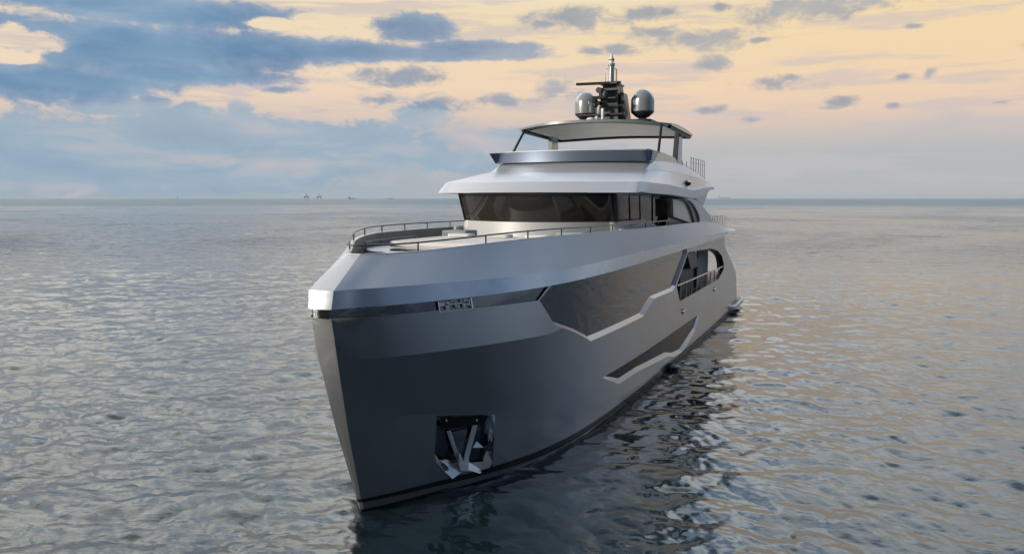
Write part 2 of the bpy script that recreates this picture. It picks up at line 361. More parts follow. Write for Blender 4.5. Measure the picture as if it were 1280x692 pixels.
def surfpart(name, poly, depth, mat, parent, step=.4, grid=None, flat=None, smooth=20):
    """a pane or panel that follows the hull side, set in by depth, one for each side of the ship"""
    pts = grid or [(u, float(z)) for u in np.arange(0, 38, .45) for z in np.arange(-.6, 5, .22)]
    g2 = [p for p in pts if inpoly(p, poly)]
    V, F = tri([dens(poly, step)], lambda p: inpoly(p, poly), g2)
    def q(p):
        if flat:
            z0, z1 = flat; f = (p[1] - z0) / (z1 - z0)
            return ((1 - f) * T(p[0], z0) + f * T(p[0], z1) - depth, float(s_of(*p)), p[1])
        return Ptop(p[0], p[1], -(depth(p[1]) if callable(depth) else depth))
    res = []
    for sg in (1, -1):
        vv = [(sg * a[0], a[1], a[2]) for a in map(q, V)]
        res.append(mesh(name, vv, F, mat, parent, smooth))
    return res, q
def reveal(name, po, pi, qi, mat, skip=(), mats=None):
    """the sloped edge between an opening in the hull and the pane set into it"""
    for sg in (1, -1):
        m = MB()
        for i in range(len(po)):
            if i in skip: continue
            a, b_ = po[i], po[(i + 1) % len(po)]; c, d = pi[i], pi[(i + 1) % len(pi)]
            k = max(1, int(math.hypot(b_[0] - a[0], b_[1] - a[1]) / .4)); rows = []
            for j in range(k + 1):
                f = j / k; o_ = Ptop(a[0] + (b_[0] - a[0]) * f, a[1] + (b_[1] - a[1]) * f)
                i_ = qi((c[0] + (d[0] - c[0]) * f, c[1] + (d[1] - c[1]) * f)); rows.append([(sg * o_[0], o_[1], o_[2]), (sg * i_[0], i_[1], i_[2])])
            m.add(*loft(rows))
        m.build(name, mat, ship, 15)
_, qg = surfpart('main_deck_window', GLASS_IN, .10, M['glass'], ship, flat=(2.9, 4.75))
reveal('window_reveal', GLASS_OUT, GLASS_IN, qg, M['hull'], skip=(6, 7, 8))
reveal('window_frame', GLASS_OUT, GLASS_IN, qg, M['glass'], skip=(0, 1, 2, 3, 4, 5, 8, 9))
_, ql = surfpart('hull_window', LOWIN, lambda z: .05 + .07 * (1.6 - z), M['lowglass'], ship)
reveal('window_reveal', LOWOUT, LOWIN, ql, M['hull'])
bl, qb = surfpart('polished_belt', BELT, .05, M['belt'], ship, smooth=30)
m = MB(); m.add([(sg * x, y, z) for z in (4.55, 4.80) for sg, x, y in ((-1, .205, -1.35), (1, .0, -1.37), (1, .205, -1.35))], [(0, 1, 4, 3), (1, 2, 5, 4)]); m.build('polished_belt', M['belt'], ship)
# dark bottom paint and the pale line over it
for name, z0, z1, off, mat in (('bottom_paint', lambda u: -.7, lambda u: .30 - .06 * min(1, u / 8), .008, M['anti']), ('boot_stripe', lambda u: .04, lambda u: .22 - .13 * min(1, u / 4.5), .020, M['stripe'])):
    rows = []
    for u in [0] + ug[1:]:
        if u > 38: break
        rows.append([Ptop(u, z0(u) + (z1(u) - z0(u)) * k / 6, off) for k in range(7)])
    rows.insert(0, [(0, r[1] - .03, r[2]) for r in rows[0]])
    v, f = loft(rows); mesh(name, v, f, mat, ship, 20, mirror=True)

# -------- bow shell above the hull: steel band, sloping bulwark, cap, lining, decks
RIM = [(-.12, .16), (0.0, .30), (0.4, .55), (1.0, .92), (1.9, 1.47), (2.6, 1.88), (3.4, 2.24), (5, 2.74), (7, 3.08), (9, 3.28), (12, 3.42), (16, 3.5), (24, 3.5), (36, 3.6)]
RZ = [(-.12, 5.79), (.4, 5.785), (1.0, 5.80), (1.9, 5.86), (2.9, 5.93), (4, 5.98), (5, 6.0), (8, 5.99), (12, 5.97), (18, 5.93), (25.6, 5.85), (29, 5.70), (32, 5.38), (35.4, 5.17)]
US2 = [u for u in ug if u < 31] + [31, 31.8, 32.6, 33.4, 34.2, 35.0]
def p_chb(u): z = zchb(u) if u < 31 else 4.905 + (u - 31) / 4 * .22; return (T(min(u, 31), 4.75) + .03 + .03 * min(1, u) + (max(0, u - 31)) * .02, float(s_of(u, 4.9)) - .03, z)
def p_cht(u): return (T(min(u, 31), 4.75) + .05 - .10 * min(u, 1) * max(0, 1 - u / 14) + max(0, u - 31) * .012, float(s_of(u, 4.9)) + .03 * max(0, 1 - u / 6), 5.13 + (.05 if 10 < u < 27 else .05 * min(1, max(0, (u - 6) / 4)) if u <= 10 else .05 * max(0, 1 - (u - 27) / 4)))
def p_rim(u): s = u - .12 - .30 * min(1, u / 6) + .8 * max(0, (u - 30) / 5); return (float(pchip([a[0] for a in RIM], [a[1] for a in RIM], s)), s, float(np.interp(s, [a[0] for a in RZ], [a[1] for a in RZ])))
def rows_of(fns, us, nose=.03):
    rows = [[f(u) for f in fns] for u in us]
    rows.insert(0, [(0, p[1] - nose, p[2]) for p in rows[0]])
    return rows
lerp3 = lambda a, c, f: tuple(a[i] + (c[i] - a[i]) * f for i in range(3))
v, f = loft(rows_of([lambda u: (p_chb(u)[0] - .10, p_chb(u)[1] + .04, p_chb(u)[2]), p_chb, lambda u: lerp3(p_chb(u), p_cht(u), .5), p_cht], US2)); mesh('steel_band', v, f, M['band'], ship, 30, mirror=True)
v, f = loft(rows_of([p_cht] + [(lambda u, k=k: lerp3(p_cht(u), p_rim(u), k)) for k in (.04, .3, .6, .92)] + [p_rim], US2)); mesh('bulwark_shell', v, f, M['shell'], ship, 14, mirror=True)
def inward(fn, d, dz=0.0, zabs=None):
    def g(u):
        a = fn(max(0, u - .12)); c = fn(u + .12); p = fn(u)
        tx, ty = c[0] - a[0], c[1] - a[1]; l = math.hypot(tx, ty); nx, ny = -ty / l, tx / l
        return (max(0, p[0] + nx * d), p[1] + ny * d, (p[2] + dz) if zabs is None else zabs)
    return g
IN = inward(p_rim, .11)
v, f = loft(rows_of([p_rim, lambda u: (p_rim(u)[0], p_rim(u)[1], p_rim(u)[2] + .015), inward(p_rim, .11, .015), IN], US2, .02)); mesh('bulwark_cap', v, f, M['white'], ship, 30, mirror=True)
v, f = loft(rows_of([IN, inward(p_rim, .16, 0, 5.20)], US2, -.02)); mesh('bulwark_lining', v, f, M['inner'], ship, 30, mirror=True)
g_ = inward(p_rim, .14, 0, 5.20)
v, f = loft([[(-g_(u)[0], g_(u)[1], 5.2), g_(u)] for u in US2]); mesh('upper_deck', v, f, M['deck'], ship)
v, f = loft([[(-p_chb(u)[0] + .10, p_chb(u)[1] + .04, p_chb(u)[2] + .015), (p_chb(u)[0] - .10, p_chb(u)[1] + .04, p_chb(u)[2] + .015)] for u in US2]); mesh('main_deck_ceiling', v, f, M['white'], ship)
m = MB(); a, c = p_chb(35), p_rim(35); d = p_cht(35); m.add([(-a[0], a[1], a[2]), a, d, c, (-c[0], c[1], c[2]), (-d[0], d[1], d[2])], [(0, 1, 2, 3, 4, 5)]); m.build('deck_edge', M['shell'], ship)

# bow rail
def rail(name, pts, posts, r, mat, mid=None, label=None, drop=None):
    """tube through pts; each post a piece of its own"""
    m = MB(); m.tube(pts, r)
    if mid: m.tube(mid, r * .7)
    o = m.build(name, mat, ship, 40)
    for a, c in posts:
        q = MB(); q.tube([a, c], r * .95, 6); q.build('post', mat, o, 40)
    return o
RL = inward(p_rim, .05, .20); RB = inward(p_rim, .05, .0)
us_r = [0, .06, .15, .3, .5, .75, 1.0, 1.4, 1.9, 2.5, 3.2, 4, 5, 6, 7, 8, 9, 10, 11, 12, 13, 14, 15, 16, 17.2]
pp = [RL(u) for u in us_r]; full = [(-x, y, z) for x, y, z in reversed(pp)] + [(0, pp[0][1] - .05, pp[0][2])] + pp
pu = [.05, 1.25, 2.95, 4.4, 6.0, 7.8, 9.6, 11.5, 13.4, 15.3, 17.1]
rail('bow_rail', full, [(tuple(RB(u)), tuple(RL(u))) for u in pu] + [((-RB(u)[0], *RB(u)[1:]), (-RL(u)[0], *RL(u)[1:])) for u in pu[1:]], .020, M['rail'])

# -------- foredeck furniture
def rrect(hw, y0, y1, r, n=8, front=0.0):
    p = []
    for cx, cy, a0 in ((hw - r, y1 - r, 0), (-hw + r, y1 - r, 90), (-hw + r, y0 + r, 180), (hw - r, y0 + r, 270)):
        for k in range(n + 1):
            a = R(a0 + 90 * k / n); x = cx + r * math.cos(a); y = cy + r * math.sin(a)
            if y < (y0 + y1) / 2: y += front * (x / hw) ** 2
            p.append((x, y))
    return p
def tier(name, hw, y0, y1, r, z0, z1, mat, front=0, bevel=.03, taper=0, parent=None):
    base = rrect(hw, y0, y1, r, 8, front); top = rrect(hw - taper, y0 + taper, y1, max(.02, r - taper), 8, front)
    n = len(base); v = [(x, y, z0) for x, y in base] + [(x, y, z1) for x, y in top]
    return_ = mesh(name, v, [tuple(range(n))[::-1], tuple(range(n, 2 * n))] + [(i, (i + 1) % n, n + (i + 1) % n, n + i) for i in range(n)], mat, parent or ship, 30)
    if bevel:
        b_ = return_.modifiers.new('bevel', 'BEVEL'); b_.width = bevel; b_.segments = 2; b_.limit_method = 'ANGLE'
    return return_
tier('deck_platform', 2.35, 2.6, 8.4, 1.3, 5.19, 5.66, M['shell'], .6)
sp = tier('sun_pad', 2.15, 4.3, 8.3, .5, 5.66, 5.80, M['cushion'], .3, .05)
tier('pillow', .40, 7.6, 8.1, .12, 5.80, 5.90, M['cushion'], 0, .04, parent=sp).location = (-1.3, 0, 0)
tier('pillow', .40, 7.6, 8.1, .12, 5.80, 5.90, M['cushion'], 0, .04, parent=sp).location = (0, 0, 0)
tier('pillow', .40, 7.6, 8.1, .12, 5.80, 5.90, M['cushion'], 0, .04, parent=sp).location = (1.3, 0, 0)
tier('deck_hatch', 1.0, 2.9, 4.0, .15, 5.66, 5.71, M['glass2'], 0, .02)
tier('forward_locker', .75, .9, 1.9, .25, 5.19, 5.62, M['dark'], 0, .03)
so = tier('sofa_base', 2.5, 8.75, 9.7, .2, 5.19, 5.72, M['shell'], .25)
for x0, x1 in ((-2.45, -1.55), (1.55, 2.45)):
    m = MB(); m.box(x0, x1, 8.7, 9.6, 5.72, 5.95); m.build('sofa_cushion', M['greyfabric'], so, bevel=.05)
m = MB(); m.tube([(-2.1, 2.6 + .95, 5.82), (-2.22, 4.2, 5.83), (-2.3, 5.4, 5.84), (-2.32, 6.8, 5.84)], .018)
for y, x in ((3.6, -2.1), (4.6, -2.24), (5.7, -2.3), (6.7, -2.32)): m.tube([(x, y, 5.6), (x, y, 5.83)], .014)
m.build('pad_rail', M['rail'], ship, 40)
# a pair of capstans and cleats by the bow
for x in (-.55, .55):
    m = MB(); m.lathe([(.13, 5.2), (.13, 5.27), (.07, 5.31), (.065, 5.45), (.11, 5.5), (.11, 5.54)], x, .55, 16); m.build('capstan', M['chrome'], ship, 40)

# -------- deckhouse on the upper deck
def perim(w, fc, cs, send, zf, zs_=None, ws=None, rc=.25, nf=14, ns=22):
    """half outline: centre line of the front, round the corner, down the port side; returns 3-d points"""
    p = []
    for k in range(nf):
        t = (w - rc) * k / (nf - 1); p.append((t, fc + (cs - fc) * (t / w) ** 2, zf))
    y0 = p[-1][1]
    for k in range(1, 6):
        a = R(90 * k / 5); p.append((w - rc + rc * math.sin(a), y0 + rc * (1 - math.cos(a)) * 1.2, zf))
    y1 = p[-1][1]
    for k in range(1, ns + 1):
        y = y1 + (send - y1) * k / ns
        p.append((float(ws(y)) if ws else w, y, float(zs_(y)) if zs_ else zf))
    return p
I = lambda xs, ys: (lambda y: np.interp(y, xs, ys))
cz = I([15, 17.2], [6.22, 5.78])
low0 = perim(3.02, 9.6, 11.25, 22.5, 5.19, ws=I([11, 13], [3.02, 2.98]))
low1 = perim(2.86, 9.80, 11.35, 22.5, 6.22, cz, I([11, 24], [2.86, 2.95]))
gl0 = perim(2.83, 9.84, 11.38, 22.5, 6.22, cz, I([11, 24], [2.83, 2.92]))
gl1 = perim(2.88, 9.38, 10.98, 22.5, 7.19, I([10, 30], [7.19, 7.19]), I([11, 24], [2.88, 2.90]))
v, f = loft([low0, low1, gl0]); mesh('deckhouse_base', v, f, M['house'], ship, 25, mirror=True)
nf = 14 + 3
v, f = loft([gl0[:nf], gl1[:nf]]); mesh('windshield', v, f, M['glass2'], ship, 40, mirror=True)
for sg in (1, -1):
    v, f = loft([[(sg * a[0], a[1], a[2]) for a in gl0[nf - 1:nf + 20]], [(sg * a[0], a[1], a[2]) for a in gl1[nf - 1:nf + 20]]]); mesh('side_window', v, f, M['sideglass'], ship, 40)
    for k, wd in ((nf - 1, .05), (nf + 4, .02), (nf + 7, .02), (nf + 11, .03)):
        a, c = gl0[k], gl1[k]; m = MB(); m.tube([(sg * (a[0] + .01), a[1] - .01, a[2]), (sg * (c[0] + .01), c[1] - .01, c[2])], wd, 6); m.build('window_mullion', M['black'], ship)
hd0 = [(a[0] + .02, a[1] - .02, 7.08) for a in perim(2.875, 9.43, 11.02, 22.5, 7.08)]; hd1 = [(a[0] + .02, a[1] - .02, 7.195) for a in perim(2.88, 9.38, 10.98, 22.5, 7.19)]
v, f = loft([hd0, hd1]); mesh('window_header', v, f, M['black'], ship, 30, mirror=True)
m = MB(); m.add([(-2.9, 22.5, 5.19), (2.9, 22.5, 5.19), (2.9, 22.5, 7.2), (-2.9, 22.5, 7.2)], [(0, 1, 2, 3)]); m.build('aft_bulkhead', M['glass2'], ship)
# low ledge that runs aft from the windshield
for sg in (1, -1):
    m = MB(); m.prism([(10.4, 5.19), (10.9, 6.0), (15.0, 6.16), (17.0, 5.80), (17.4, 5.19)], 'x', sg * 2.98, sg * 3.1); m.build('side_ledge', M['house'], ship, 30, bevel=.02)

# -------- the overhanging brow and sun deck sides
zlow = I([10.7, 16, 20.6, 23, 25.2, 26.6, 27.5], [7.19, 7.13, 7.0, 7.08, 7.32, 7.50, 7.45])
zband = I([11.2, 16, 20.6, 24, 27.5], [7.56, 7.50, 7.36, 7.50, 7.62])
zrid = I([14, 17, 21, 24, 27.5], [8.01, 8.05, 8.02, 7.93, 7.76])
ztop = I([14.8, 18.5, 21.6, 24.8, 27.0, 27.5], [8.40, 8.50, 8.45, 8.22, 7.95, 7.85])
E0 = 27.3
Lw = I([10.7, 13, 20, 27.5], [3.71, 3.78, 3.74, 3.62]); Lb = I([11, 14, 20, 27.5], [3.66, 3.74, 3.72, 3.60])
Lr = I([14, 17, 21, 27.5], [3.16, 3.36, 3.42, 3.42]); Lt = I([15, 21, 27.5], [3.05, 3.12, 3.2])
LV5 = [perim(3.71, 9.95, 10.72, E0, 7.19, zlow, Lw, .35), perim(3.73, 10.0, 10.80, E0, 7.23, lambda y: zlow(y) + .04, Lw, .35), perim(3.66, 10.45, 11.26, E0, 7.56, zband, Lb, .30), perim(3.62, 10.56, 11.40, E0, 7.60, lambda y: zband(y) + .03, lambda y: Lb(y) - .03, .30),
       perim(3.16, 13.3, 14.05, E0, 8.01, zrid, Lr, .25), perim(3.12, 13.45, 14.2, E0, 8.04, lambda y: zrid(y) + .03, lambda y: Lr(y) - .01, .25), perim(3.05, 14.25, 14.95, E0, 8.36, ztop, Lt, .22), perim(2.99, 14.3, 15.0, E0, 8.36, lambda y: ztop(y) + .004, lambda y: Lt(y) - .06, .22)]
v, f = loft(LV5); mesh('sun_deck_shell', v, f, M['shell'], ship, 13, mirror=True)
v, f = loft([[(-a[0] + .05, a[1], a[2] + .006) for a in LV5[0]], [(a[0] - .05, a[1], a[2] + .006) for a in LV5[0]]])
m = MB(); m.add(v, f)
m.build('soffit', M['shell'], ship, 30)
m = MB(); e = [L[-1] for L in LV5]; m.add([(x, y, z) for x, y, z in e] + [(-x, y, z) for x, y, z in reversed(e)], [tuple(range(2 * len(e)))]); m.build('sun_deck_end', M['shell'], ship)
m = MB(); m.box(-3.0, 3.0, 15.2, 27.2, 8.0, 8.06); m.build('sun_deck_floor', M['white'], ship)
# coaming and polished wind visor in front
c0 = perim(3.02, 14.35, 15.05, 21.3, 8.30, I([15, 22], [8.4, 8.4]), I([15, 21.5], [3.02, 3.06]), .2); c1 = perim(2.98, 14.55, 15.2, 21.3, 8.86, I([15, 18, 20.3, 21.3], [8.86, 8.84, 8.74, 8.62]), I([15, 21.5], [2.96, 2.98]), .2)
c2 = [(a[0] - .12, a[1] + .1, a[2]) for a in c1]
v, f = loft([c0, c1, [(max(0, x), y, z) for x, y, z in c2]]); mesh('sun_deck_coaming', v, f, M['white'], ship, 20, mirror=True)
vb = perim(3.16, 14.10, 14.72, 15.3, 8.39, None, None, .08, 14, 3); vt = perim(3.27, 13.80, 14.36, 15.6, 8.77, None, None, .08, 14, 3)
v, f = loft([[(a[0] - .10, a[1] + .3, 8.41) for a in vb], vb, vt, [(a[0] - .05, a[1] + .05, a[2] + .01) for a in vt], [(max(0, a[0] - .14), a[1] + .55, 8.80) for a in vt]])
v = [(max(0, x), y, z) for x, y, z in v]; mesh('wind_visor', v, f, M['visor'], ship, 25, mirror=True)
# port and starboard lights on the brow
for sg, mt in ((1, M['red']), (-1, M['dark'])):
    m = MB(); m.box(sg * 3.60 if sg > 0 else -3.72, 3.72 if sg > 0 else -3.60, 19.2, 19.8, 7.70, 7.76); o = m.build('navigation_light', M['chrome'], ship)
    m = MB(); m.lathe([(.02, 7.52), (.12, 7.55), (.15, 7.62), (.15, 7.68), (.10, 7.70)], sg * 3.66, 19.5, 14); m.build('lens', mt, o, 50)

# -------- hardtop
def htrow(yf, z_off, w_off=0, und=False):
    return yf
HW = 3.30
def ht(fx, fy, z, inset=0.0):          # fx -1..1 across, fy 0..1 fore and aft
    w_ = HW - inset; x = fx * w_
    yfr = 16.55 + inset + 1.15 * abs(fx) ** 2.6 * 1.0; ybk = 23.1 - inset - .5 * abs(fx) ** 4
    y = yfr + (ybk - yfr) * fy
    zz = 9.93 + (.17 if z else .13) * (1 - fx * fx) - .10 * fy + (.09 if z else 0) * (1 - abs(2 * fy - 1) ** 3) + (.07 if z else 0)
    return (x, y, zz)
nx, ny = 24, 14
g1 = [[ht(-1 + 2 * i / nx, j / ny, 1) for j in range(ny + 1)] for i in range(nx + 1)]
g0 = [[ht(-1 + 2 * i / nx, j / ny, 0) for j in range(ny + 1)] for i in range(nx + 1)]
m = MB(); m.add(*loft(g1)); m.add(*loft(g0))
for a, c in ((g0[0], g1[0]), (g0[-1], g1[-1]), ([r[0] for r in g0], [r[0] for r in g1]), ([r[-1] for r in g0], [r[-1] for r in g1])): m.add(*loft([a, c]))
hardtop = mesh('hardtop', m.v, m.f, M['dome'], ship, 30, weld=True)
fr = [[(lambda p: (p[0], p[1], p[2] - .006))(ht(-1 + 2 * i / nx, j / ny, 0, .06)) for j in range(ny + 1)] for i in range(nx + 1)]
m = MB(); m.add(*loft(fr)); m.build('ceiling_frame', M['black'], hardtop, 30)
gl = [[(lambda p: (p[0], p[1], p[2] - .012))(ht(-1 + 2 * i / nx, j / ny, 0, .34)) for j in range(ny + 1)] for i in range(nx + 1)]
for nm, path in (('aft_beam', [ht(-1 + 2 * i / nx, 1, 0, .12) for i in range(nx + 1)]), ('side_beam', [ht(-1, j / ny, 0, .12) for j in range(ny + 1)]), ('side_beam', [ht(1, j / ny, 0, .12) for j in range(ny + 1)])):
    m = MB(); m.tube([(x, y, z - .05) for x, y, z in path], .07, 8); m.build(nm, M['black'], hardtop, 40)
m = MB(); m.add(*loft(gl)); m.build('ceiling_lining', M['cream'] if 'cream' in M else M['white'], hardtop, 30)
for sg in (1, -1):
    m = MB(); m.tube([(sg * 2.95, 16.0, 8.80), (sg * 3.0, 17.6, 9.96)] if sg < 0 else [(sg * 2.95, 16.9, 8.80), (sg * 2.98, 17.3, 9.96)], .055, 10); m.build('hardtop_strut', M['black'], ship, 40)
    m = MB(); m.add([(sg * x, y, z) for x, y, z in ((2.78, 20.5, 8.5), (3.02, 20.5, 8.5), (3.02, 21.6, 8.5), (2.78, 21.6, 8.5), (2.84, 20.7, 9.97), (3.06, 20.7, 9.95), (3.06, 21.35, 9.95), (2.84, 21.35, 9.97))],
                    [(0, 1, 2, 3), (4, 5, 6, 7), (0, 1, 5, 4), (1, 2, 6, 5), (2, 3, 7, 6), (3, 0, 4, 7)]); m.build('hardtop_pillar', M['dome'], ship, bevel=.015)

# -------- mast, radar, domes
m = MB(); m.prism(rrect(2.0, 19.6, 22.2, .3), 'z', 10.05, 10.42); m.build('equipment_platform', M['dark'], ship, 30, bevel=.02)
mast = MB(); mast.add([(-.50, 19.9, 10.4), (.50, 19.9, 10.4), (.62, 21.3, 10.4), (-.62, 21.3, 10.4), (-.30, 20.2, 12.02), (.34, 20.2, 12.02), (.40, 21.0, 12.02), (-.36, 21.0, 12.02)],
                     [(0, 1, 2, 3), (4, 5, 6, 7), (0, 1, 5, 4), (1, 2, 6, 5), (2, 3, 7, 6), (3, 0, 4, 7)])
mast.add([(.52, 20.2, 10.4), (.78, 20.2, 10.4), (.78, 21.2, 10.4), (.52, 21.2, 10.4), (.46, 20.3, 11.7), (.62, 20.3, 11.66), (.62, 21.0, 11.66), (.46, 21.0, 11.7)], [(0, 1, 2, 3), (4, 5, 6, 7), (0, 1, 5, 4), (1, 2, 6, 5), (2, 3, 7, 6), (3, 0, 4, 7)])
mast.box(-.42, .42, 19.9, 21.2, 12.02, 12.10)
mast.box(-.14, .48, 19.75, 20.1, 11.72, 11.82); mast.box(-.30, .42, 19.7, 20.1, 11.36, 11.42)
mast = mast.build('mast', M['mast'], ship, 30, bevel=.012)
def mp(name, mat, fn, bevel=.008):
    m = MB(); fn(m); return m.build(name, mat, mast, 35, bevel=bevel)
mp('mast_column', M['dome'], lambda m: (m.lathe([(.13, 12.1), (.12, 12.85), (.15, 12.88), (.15, 12.93)], 0, 20.5, 16)))
mp('column_rail', M['steel'], lambda m: [m.tube([(x, y, 12.1), (x, y, 12.76), (0, 20.5, 12.76)], .016, 6) for x, y in ((.24, 20.4), (-.24, 20.4), (.18, 20.75), (-.18, 20.75))], 0)
mp('masthead_light', M['lamp'], lambda m: m.lathe([(.16, 12.95), (.17, 12.98), (.06, 13.0), (.10, 13.03), (.115, 13.12), (.10, 13.24), (.06, 13.29), (.045, 13.39), (.01, 13.42)], 0, 20.5, 16))
mp('lamp_ring', M['black'], lambda m: m.lathe([(.12, 13.13), (.14, 13.14), (.14, 13.16), (.12, 13.17)], 0, 20.5, 16), 0)
mp('radar_scanner', M['dark'], lambda m: (m.add([(-1.35, 19.55, 11.98), (-1.35, 19.70, 11.98), (.55, 20.15, 12.02), (.55, 20.0, 12.02), (-1.35, 19.55, 12.09), (-1.35, 19.70, 12.09), (.55, 20.15, 12.13), (.55, 20.0, 12.13)], [(0, 1, 2, 3), (4, 5, 6, 7), (0, 1, 5, 4), (1, 2, 6, 5), (2, 3, 7, 6), (3, 0, 4, 7)])))
mp('searchlight', M['chrome'], lambda m: (m.tube([(-.30, 19.5, 11.72), (-.30, 19.9, 11.74)], .13, 14), m.box(-.36, -.24, 19.75, 19.95, 11.40, 11.64)))
mp('horn', M['black'], lambda m: (m.box(-.62, .0, 19.6, 20.0, 11.38, 11.48), m.tube([(-.5, 19.5, 11.25), (-.5, 19.9, 11.28)], .09, 10), m.tube([(-.3, 19.45, 11.15), (-.3, 19.9, 11.2)], .09, 10)))
mp('camera_dome', M['black'], lambda m: (m.lathe([(.02, 10.98), (.10, 11.02), (.12, 11.1), (.07, 11.2)], -.45, 19.6, 14), m.lathe([(.02, 10.9), (.09, 10.94), (.10, 11.0), (.05, 11.1)], -.15, 19.6, 14), m.box(-.6, .1, 19.55, 19.75, 11.20, 11.25)))
mp('crossarm', M['dark'], lambda m: (m.box(-1.3, .75, 19.8, 20.0, 10.66, 10.73), m.box(.1, .75, 19.75, 19.85, 11.03, 11.07)))
mp('whistle', M['lamp'], lambda m: m.tube([(-.12, 19.6, 10.4), (-.12, 19.6, 10.95)], .07, 12))
mp('deck_light', M['lamp'], lambda m: (m.lathe([(.18, 10.42), (.22, 10.5), (.15, 10.58), (.02, 10.6)], -.75, 19.9, 16)))
for sg in (1, -1):
    cz_ = 10.40
    m = MB(); m.lathe([(.22, cz_), (.24, cz_ + .05), (.17, cz_ + .09), (.17, cz_ + .18), (.30, cz_ + .24), (.50, cz_ + .42), (.515, cz_ + .47)], sg * 1.32, 21.0, 32); base_o = m.build('satellite_dome', M['dark'], ship, 35)
    m = MB(); m.lathe([(.515, cz_ + .47)] + [(.52, cz_ + .5), (.52, cz_ + .9)] + [(.52 * math.cos(R(a)), cz_ + .9 + .56 * math.sin(R(a))) for a in range(8, 90, 8)] + [(.01, cz_ + 1.46)], sg * 1.32, 21.0, 40); m.build('radome', M['dome'], base_o, 40)

# -------- after part of the decks
def plates(name, poly, x0, x1, mat, bevel=.01, both=True):
    for sg in ((1, -1) if both else (1,)):
        m = MB(); m.prism(poly, 'x', sg * x0, sg * x1); m.build(name, mat, ship, 30, bevel=bevel)
def arc(pts, n=10):
    xs = np.linspace(0, 1, len(pts)); q = np.linspace(0, 1, n)
    return list(zip(pchip(xs, [p[0] for p in pts], q).tolist(), pchip(xs, [p[1] for p in pts], q).tolist()))
ao = arc([(20.0, 7.12), (22.9, 6.95), (25.2, 6.58), (27.3, 6.1), (28.6, 5.6)]); ai = arc([(20.0, 6.98), (21.6, 6.86), (23.2, 6.45), (24.0, 6.1), (24.2, 5.8)])
plates('arch_leg', ao + ai[::-1], 3.30, 3.46, M['shell'], .02)
bi = arc([(18.8, 6.99), (20.9, 6.86), (22.3, 6.4), (23.3, 5.8)])
plates('arch_gap_shade', ai + bi[::-1], 3.31, 3.37, M['black'], 0)  # black plate standing in for the shaded gap between arch and screen
plates('side_screen', [(18.4, 6.97), (21.1, 6.95), (22.6, 6.5), (23.6, 5.8), (18.6, 6.25)], 3.22, 3.27, M['white'], 0)
plates('side_stair_wall', [(16.5, 5.2), (18.4, 6.25), (19.5, 6.25), (24.5, 5.9), (24.5, 5.2)], 3.02, 3.10, M['black'], 0)
plates('roof_fin', [(22.9, 6.99), (23.4, 7.30), (26.9, 7.44), (26.3, 7.1), (25.3, 6.66)], 3.2, 3.42, M['white'], .015)
for sg in (1, -1):
    P_ = [(sg * 3.38, y, float(np.interp(y, [27.5, 34], [6.14, 6.02]))) for y in (27.8, 29.5, 31.5, 33.6)]
    rail('upper_aft_rail', P_, [((x, y, 5.35), (x, y, z)) for x, y, z in P_] + [((sg * 3.38, y, 5.4), (sg * 3.38, y, 6.07)) for y in (28.6, 30.5, 32.5)], .022, M['steel'])
    P_ = [(sg * 3.0, y, z) for y, z in ((21.6, 8.86), (23.2, 8.86))]
    rail('sun_deck_rail', [(sg * 3.02, 21.3, 8.62), (sg * 3.02, 23.4, 8.44), (sg * 3.05, 25.0, 8.34)], [((sg * 3.02, y, 8.2), (sg * 3.02, y, 8.7)) for y in (21.7, 22.7)], .018, M['steel'])
    P_ = [(sg * 3.0, y, 8.95) for y in (24.0, 25.4, 26.8, 28.0)]
    rail('sun_deck_rail', P_, [((x, y, 8.0), (x, y, z)) for x, y, z in P_] + [((sg * 3.0, y, 8.0), (sg * 3.0, y, 8.95)) for y in (24.7, 26.1, 27.4)], .022, M['steel'], mid=[(x, y, 8.72) for x, y, z in P_])

